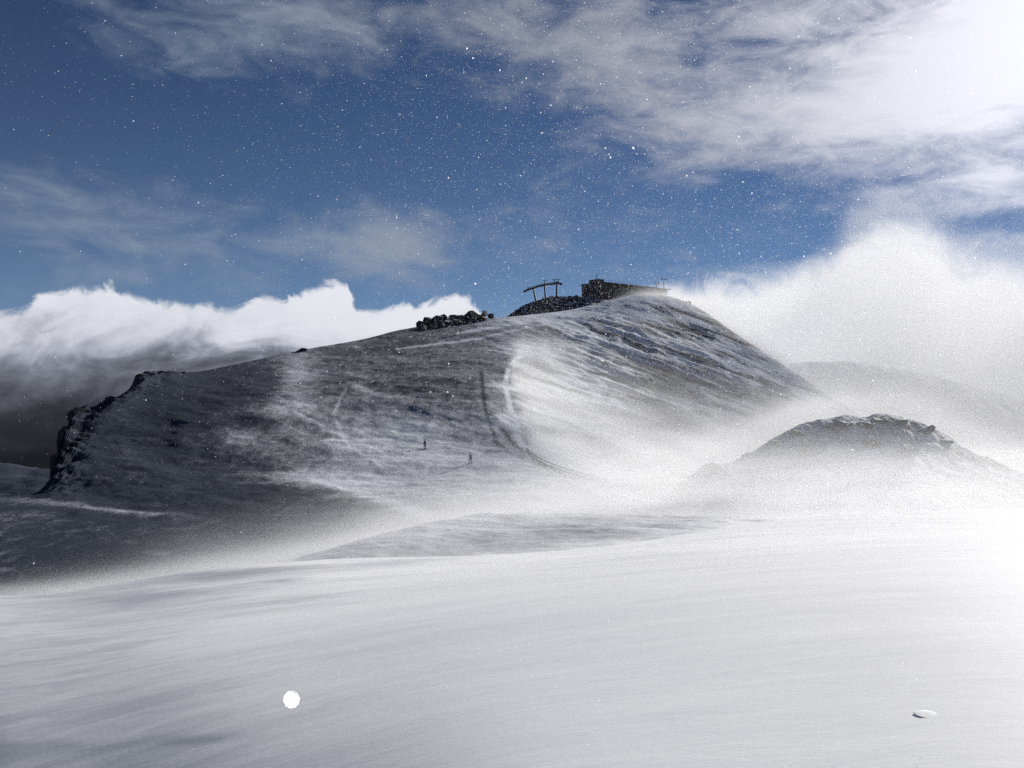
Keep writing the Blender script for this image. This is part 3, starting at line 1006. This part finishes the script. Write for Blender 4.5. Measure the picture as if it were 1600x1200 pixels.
# ------------------------------------------------------------------ small snow things near the viewer
p = field.at(1450, 1117)
bm = lump_mesh(77, .08, .06, .006, 3, .25)
LUMP = part('snow_lump', bm, MAT_SNOWLUMP, None, (p.x, p.y, p.z - .001), smooth=True)
tag(LUMP, 'small smooth white snow lump lying on the near snow field at right', 'snow')
p = at_depth(455.5, 1093, 1.15)
bm = bmesh.new()
bmesh.ops.create_circle(bm, cap_ends=True, segments=28, radius=.0122)
for v in bm.verts:
    v.co *= 1 + .04 * math.sin(v.index * 2.3)
    v.co.z += .0006 * math.sin(v.index * 1.1)


def mat_flake():
    m = bpy.data.materials.new('airborne_flakes')
    m.use_nodes = True
    t = m.node_tree
    N = NT(t)
    out = t.nodes['Material Output']
    df = N.n('ShaderNodeBsdfDiffuse'); df.inputs[0].default_value = (.95, .96, .97, 1)
    tr = N.n('ShaderNodeBsdfTranslucent'); tr.inputs[0].default_value = (.95, .96, .97, 1)
    mx = N.n('ShaderNodeMixShader'); mx.inputs[0].default_value = .8
    t.links.new(df.outputs[0], mx.inputs[1]); t.links.new(tr.outputs[0], mx.inputs[2]); t.links.new(mx.outputs[0], out.inputs['Surface'])
    return m


MAT_FLAKE = mat_flake()
LUMP.data.materials[0] = MAT_SNOWLUMP
SF = part('snowflake', bm, MAT_FLAKE, None, p)
SF.rotation_euler = Vector((.1, .93, -.15)).to_track_quat('Z', 'Y').to_euler()
tag(SF, 'large round white snowflake flying close above the near snow field at left', 'snowflake')


def flakes(n, seed):
    """Loose snowflakes in the air round the viewer: crossed thin ice plates, one mesh."""
    rng = np.random.default_rng(seed)
    RAD = 11.0
    pos = rng.uniform(-1, 1, (n * 20, 3)) * np.array([RAD, RAD, 6.5])
    pos = pos[(pos[:, 1] > 1.5) & (np.abs(pos[:, 0]) < .78 * pos[:, 1] + .8) & (np.abs(pos[:, 2]) < .56 * pos[:, 1] + .5) & (np.hypot(pos[:, 0], pos[:, 1]) < RAD)]
    gust = fbm(pos[:, 0] / 3, pos[:, 1] / 3, pos[:, 2] / 2, 3, .5)
    side = sstep(pos[:, 0] / pos[:, 1], -.55, .25)
    keep = rng.random(len(pos)) < np.clip(.13 + .87 * side, 0, 1) * np.clip(gust * 2.4 - .45, .1, 1) * np.clip(.12 + sstep(pos[:, 2] / pos[:, 1], -.22, .12), 0, 1)
    pos = pos[keep][:n]
    n = len(pos)
    size = np.clip(np.exp(rng.normal(math.log(.00092), .42, n)), .0005, .0026)
    base = np.array([[1, 0, 0], [-.6, .8, 0], [-.6, -.8, 0], [.8, 0, .7], [-.7, .1, .8], [-.1, -.1, -1]])
    u, v, w = rng.random((3, n))
    qx = np.sqrt(1 - u) * np.sin(2 * np.pi * v); qy = np.sqrt(1 - u) * np.cos(2 * np.pi * v)
    qz = np.sqrt(u) * np.sin(2 * np.pi * w); qw = np.sqrt(u) * np.cos(2 * np.pi * w)
    Rm = np.stack([np.stack([1 - 2 * (qy**2 + qz**2), 2 * (qx * qy - qz * qw), 2 * (qx * qz + qy * qw)], -1),
                   np.stack([2 * (qx * qy + qz * qw), 1 - 2 * (qx**2 + qz**2), 2 * (qy * qz - qx * qw)], -1),
                   np.stack([2 * (qx * qz - qy * qw), 2 * (qy * qz + qx * qw), 1 - 2 * (qx**2 + qy**2)], -1)], 1)
    st = rng.uniform(.7, 1.5, (n, 1, 3))
    co = np.einsum('nij,nkj->nki', Rm, base[None] * st) * size[:, None, None] + pos[:, None, :]
    fc = np.array([[0, 1, 2], [3, 4, 5]])
    f = (np.arange(n)[:, None, None] * 6 + fc[None]).reshape(-1, 3).astype(np.int32)
    me = bpy.data.meshes.new('airborne_snowflakes')
    me.vertices.add(n * 6); me.vertices.foreach_set('co', co.astype(np.float32).ravel())
    me.loops.add(f.size); me.loops.foreach_set('vertex_index', f.ravel())
    me.polygons.add(len(f)); me.polygons.foreach_set('loop_start', np.arange(len(f), dtype=np.int32) * 3)
    me.update(calc_edges=True)
    me.materials.append(MAT_FLAKE)
    o = bpy.data.objects.new('airborne_snowflakes', me)
    C.objects.link(o)
    o['kind'] = 'stuff'
    o['label'] = 'fine white snowflakes blowing through the air'
    o['category'] = 'snowflakes'


flakes(420000, 5)

# ------------------------------------------------------------------ blowing snow (volumes of airborne snow dust)
def mat_volume(name, aniso, color=(1, 1, 1)):
    m = bpy.data.materials.new(name)
    m.use_nodes = True
    t = m.node_tree
    t.nodes.clear()
    out = t.nodes.new('ShaderNodeOutputMaterial')
    v = t.nodes.new('ShaderNodeVolumePrincipled')
    v.inputs['Color'].default_value = (*color, 1)
    v.inputs['Density'].default_value = 1.0
    v.inputs['Density Attribute'].default_value = 'density'
    v.inputs['Anisotropy'].default_value = aniso
    t.links.new(v.outputs[0], out.inputs['Volume'])
    return m


def volume(name, lo, hi, res, dens, mat, label):
    """A fog grid: dens(x, y, z) is evaluated on the grid points and kept as a point attribute that a Volume Cube reads."""
    ax = [np.linspace(lo[i], hi[i], res[i], dtype=np.float32) for i in range(3)]
    X, Y, Z = np.meshgrid(*ax, indexing='ij')
    D = np.clip(dens(X, Y, Z), 0, None).astype(np.float32)
    D[D < 4e-4] = 0
    n = D.size
    me = bpy.data.meshes.new(name)
    me.vertices.add(n)
    me.vertices.foreach_set('co', np.stack([X, Y, Z], -1).astype(np.float32).ravel())
    a = me.attributes.new('dust', 'FLOAT', 'POINT')
    a.data.foreach_set('value', D.ravel())
    me.materials.append(mat)
    o = bpy.data.objects.new(name, me)
    C.objects.link(o)
    g = bpy.data.node_groups.new(name + '_grid', 'GeometryNodeTree')
    g.interface.new_socket('Geometry', in_out='INPUT', socket_type='NodeSocketGeometry')
    g.interface.new_socket('Geometry', in_out='OUTPUT', socket_type='NodeSocketGeometry')
    gi = g.nodes.new('NodeGroupInput'); go = g.nodes.new('NodeGroupOutput')
    vc = g.nodes.new('GeometryNodeVolumeCube')
    vc.inputs['Min'].default_value = lo
    vc.inputs['Max'].default_value = hi
    for k, r in zip('XYZ', res):
        vc.inputs['Resolution ' + k].default_value = r
    pos = g.nodes.new('GeometryNodeInputPosition')
    sep = g.nodes.new('ShaderNodeSeparateXYZ')
    g.links.new(pos.outputs[0], sep.inputs[0])

    def m(op, a, b):
        nd = g.nodes.new('ShaderNodeMath'); nd.operation = op
        for i, v in enumerate((a, b)):
            if isinstance(v, (int, float)):
                nd.inputs[i].default_value = v
            elif v is not None:
                g.links.new(v, nd.inputs[i])
        return nd.outputs[0]
    ii = []
    for k in range(3):
        s = (res[k] - 1) / (hi[k] - lo[k])
        ii.append(m('MINIMUM', m('MAXIMUM', m('ROUND', m('MULTIPLY', m('SUBTRACT', sep.outputs[k], lo[k]), s), None), 0), res[k] - 1))
    # two-step integer index keeps float precision
    fi = g.nodes.new('FunctionNodeIntegerMath'); fi.operation = 'MULTIPLY_ADD'
    g.links.new(ii[0], fi.inputs[0]); fi.inputs[1].default_value = res[1]; g.links.new(ii[1], fi.inputs[2])
    fj = g.nodes.new('FunctionNodeIntegerMath'); fj.operation = 'MULTIPLY_ADD'
    g.links.new(fi.outputs[0], fj.inputs[0]); fj.inputs[1].default_value = res[2]; g.links.new(ii[2], fj.inputs[2])
    si = g.nodes.new('GeometryNodeSampleIndex'); si.data_type = 'FLOAT'; si.domain = 'POINT'
    g.links.new(gi.outputs[0], si.inputs['Geometry'])
    na = g.nodes.new('GeometryNodeInputNamedAttribute'); na.data_type = 'FLOAT'; na.inputs['Name'].default_value = 'dust'
    g.links.new(na.outputs['Attribute'], si.inputs['Value'])
    g.links.new(fj.outputs[0], si.inputs['Index'])
    g.links.new(si.outputs[0], vc.inputs['Density'])
    sm = g.nodes.new('GeometryNodeSetMaterial'); sm.inputs['Material'].default_value = mat
    g.links.new(vc.outputs[0], sm.inputs['Geometry'])
    g.links.new(sm.outputs[0], go.inputs[0])
    md = o.modifiers.new('fog_grid', 'NODES'); md.node_group = g
    o['kind'] = 'stuff'
    o['label'] = label
    o['category'] = 'blowing snow'
    return o


MAT_DRIFT = mat_volume('airborne_snow', .3)
MAT_PLUME = mat_volume('airborne_snow_plume', .2)


def streaks(X, Y, Z, sx, sy, sz, seed, octs=4, tilt=0.0):
    return fbm(X / sx, Y / sy, (Z - tilt * X) / sz + seed, octs, .55)


def pxy(X, Y):
    return 800 + F * X / Y


# 1. snow streaming through the dip between the near field and the hill
def dens_dip(X, Y, Z):
    P = pxy(X, Y)
    lp_, ly_, ld_ = (np.array(c, float) for c in zip(*FL[5]))
    dl = np.interp(P, lp_, ld_)
    zl = (600 - np.interp(P, lp_, ly_)) / F * dl
    # the drift pours over the lip and follows the lee side down; it thickens and lifts towards the right
    base = zl - np.interp(P, [-200, 400, 800, 1000], [.25, .215, .10, .02]) * (Y - dl)
    h = np.interp(P, [-200, 0, 200, 400, 640, 850, 1000, 1200, 1600, 2000], [.2, .28, .6, 1.0, 1.5, 1.8, 1.9, 1.4, 1.0, 1.0])
    st = streaks(X, Y, Z, 9, 6, 1.1, 3.0, 5, .07)
    q = np.exp(-np.clip(Z - base + (st - .5) * 2.6 * h, 0, 40) / h)
    near = np.interp(P, [-200, 300, 600, 900, 1080, 1250, 2000], [37, 42, 51, 58, 60, 50, 50])
    fend = np.interp(P, [-200, 200, 600, 900, 1100], [58, 64, 92, 112, 130])
    wy = sstep(Y, near, near + 8) * (1 - sstep(Y, fend - 16, fend))
    amp = np.interp(P, [-200, 0, 300, 600, 900, 1100, 2000], [.05, .06, .13, .15, .085, .035, .008])
    return amp * q * wy * np.clip(.2 + 2.6 * (st - .3), .05, 2.2)


volume('blowing_snow', (-50, 36, -20), (112, 136, 6), (150, 90, 90), dens_dip, MAT_DRIFT, 'white spindrift pouring through the dip behind the near snow field')

# 2. snow lifting off the lip of the spur and filling the bowl on the right of it
LIP = [(120, 935), (130, 912), (140, 862), (155, 822), (185, 801), (212, 789), (245, 800), (275, 818), (310, 850), (370, 900)]


def dens_bowl(X, Y, Z):
    P = pxy(X, Y)
    g = hill.height(X, Y)
    hag = Z - g
    lip = np.interp(Y, [a[0] for a in LIP], [a[1] for a in LIP])
    s = (P - lip) * Y / F
    st = streaks(X, Y, Z, 9, 6, 1.5, 8.0, 5, -.28)
    core = sstep(s, 0, 2.2) * (np.exp(-(np.clip(s, 0, None) / 19) ** 2) * (1 - sstep(Y, 215, 275)))
    low = sstep(s, 0, 3) * np.exp(-np.clip(g + 11, 0, 60) / 3.6)
    veil = sstep(s, 10, 40) * .07 * (1 - sstep(Y, 300, 345))
    h = 2.2 + 1.5 * core + 2.0 * low
    d = np.exp(-np.clip(hag, 0, 60) / h) * (hag > -3)
    return (.07 * core + .055 * low + .04 * veil) * d * np.clip(.1 + 3.2 * (st - .33), .02, 2.4)


volume('blowing_snow', (-4, 118, -18), (150, 350, 46), (140, 180, 80), dens_bowl, MAT_DRIFT, 'bright spindrift filling the bowl right of the piste edge')

# 3. plume torn off the summit crest, and the white-out behind the knoll
PT = [(1010, 462), (1030, 456), (1060, 446), (1100, 440), (1200, 432), (1260, 425), (1300, 408), (1330, 376), (1380, 364), (1440, 371), (1480, 396), (1520, 416), (1600, 425), (1900, 430)]


def dens_plume(X, Y, Z):
    P = pxy(X, Y)
    ty = np.interp(P, [a[0] for a in PT], [a[1] for a in PT])
    top = (600 - ty) / F * 380
    st = streaks(X, Y, Z, 34, 30, 13, 2.0, 5, .12)
    ridge_d = np.interp(P, [a[0] for a in HL[5]], [a[2] for a in HL[5]])
    e = (top - Z + (st - .55) * 22) / np.interp(P, [1000, 1100, 1300, 1500], [3, 9, 14, 18])
    v = np.clip(e, 0, 1)
    wx = sstep(P, 1005, 1050)
    rz = (600 - np.interp(P, [a[0] for a in HL[5]], [a[1] for a in HL[5]])) / F * ridge_d
    crest = np.exp(-np.clip(Z - rz + (st - .5) * 3, 0, 40) / np.interp(P, [940, 1060, 1330], [.5, 2.4, 2.0])) * sstep(P, 950, 1040) * (1 - sstep(P, 1280, 1360)) * np.exp(-((Y - ridge_d - 4) / 14) ** 2)
    wy = sstep(Y, ridge_d + 2, ridge_d + 14) * (1 - sstep(Y, 420, 455))
    return (.009 * v * wx * wy + .08 * crest) * np.clip(.3 + 1.6 * (st - .1), .1, 2)


volume('summit_plume', (40, 215, -40), (330, 460, 95), (140, 110, 110), dens_plume, MAT_PLUME, 'white snow plume blowing right from the summit crest')


def dens_knoll(X, Y, Z):
    P = pxy(X, Y)
    kr = np.interp(P, [a[0] for a in KL[3]], [a[1] for a in KL[3]])
    kd = np.interp(P, [a[0] for a in KL[3]], [a[2] for a in KL[3]])
    top = (600 - kr) / F * 140 + np.interp(P, [1000, 1060, 1200, 1330, 1450, 1600], [2.0, 2.6, 3.2, 2.6, 3, 4])
    st = streaks(X, Y, Z, 20, 16, 3.0, 5.0, 4, .18)
    e = np.exp(-np.clip(Z - top + (st - .5) * 5, 0, 30) / 1.6)
    wy = sstep(Y, kd + 3, kd + 12) * (1 - sstep(Y, 175, 200))
    front = np.exp(-np.clip(Z + 13 - np.interp(P, [1000, 1200, 1500], [1, 2, 4]), 0, 40) / 3.2) * sstep(Y, 76, 90) * (1 - sstep(Y, 122, 130))
    return (.03 * e * wy * (1 - .6 * sstep(P, 1230, 1400)) + .012 * front * sstep(P, 960, 1100) * (1 - .8 * sstep(P, 1350, 1600))) * np.clip(.3 + 1.6 * (st - .1), .1, 2)


volume('blowing_snow', (10, 76, -20), (150, 200, 26), (100, 80, 60), dens_knoll, MAT_PLUME, 'snow mist swirling round the rocky knoll')



# 4. thin ground drift creeping over the near snow field
def dens_field(X, Y, Z):
    P = pxy(X, Y)
    hag = Z - field.height(X, Y)
    st = streaks(X, Y, Z, 5, 3.2, .8, 6.0, 5, .0)
    h = np.interp(P, [0, 600, 1200, 1600], [.25, .35, .55, .7])
    a = np.interp(P, [-100, 300, 700, 1200, 2000], [.004, .012, .030, .026, .008]) * sstep(Y, 10, 20) * (1 - sstep(Y, 50, 56))
    return a * np.exp(-np.clip(hag, 0, 9) / h) * (hag > -.8) * (hag < 4 * h) * np.clip(.1 + 2.8 * (st - .3), .03, 2.2)


volume('blowing_snow', (-30, 10, -10.5), (62, 57, -1.2), (150, 94, 92), dens_field, MAT_DRIFT, 'thin ground drift creeping over the near snow field')
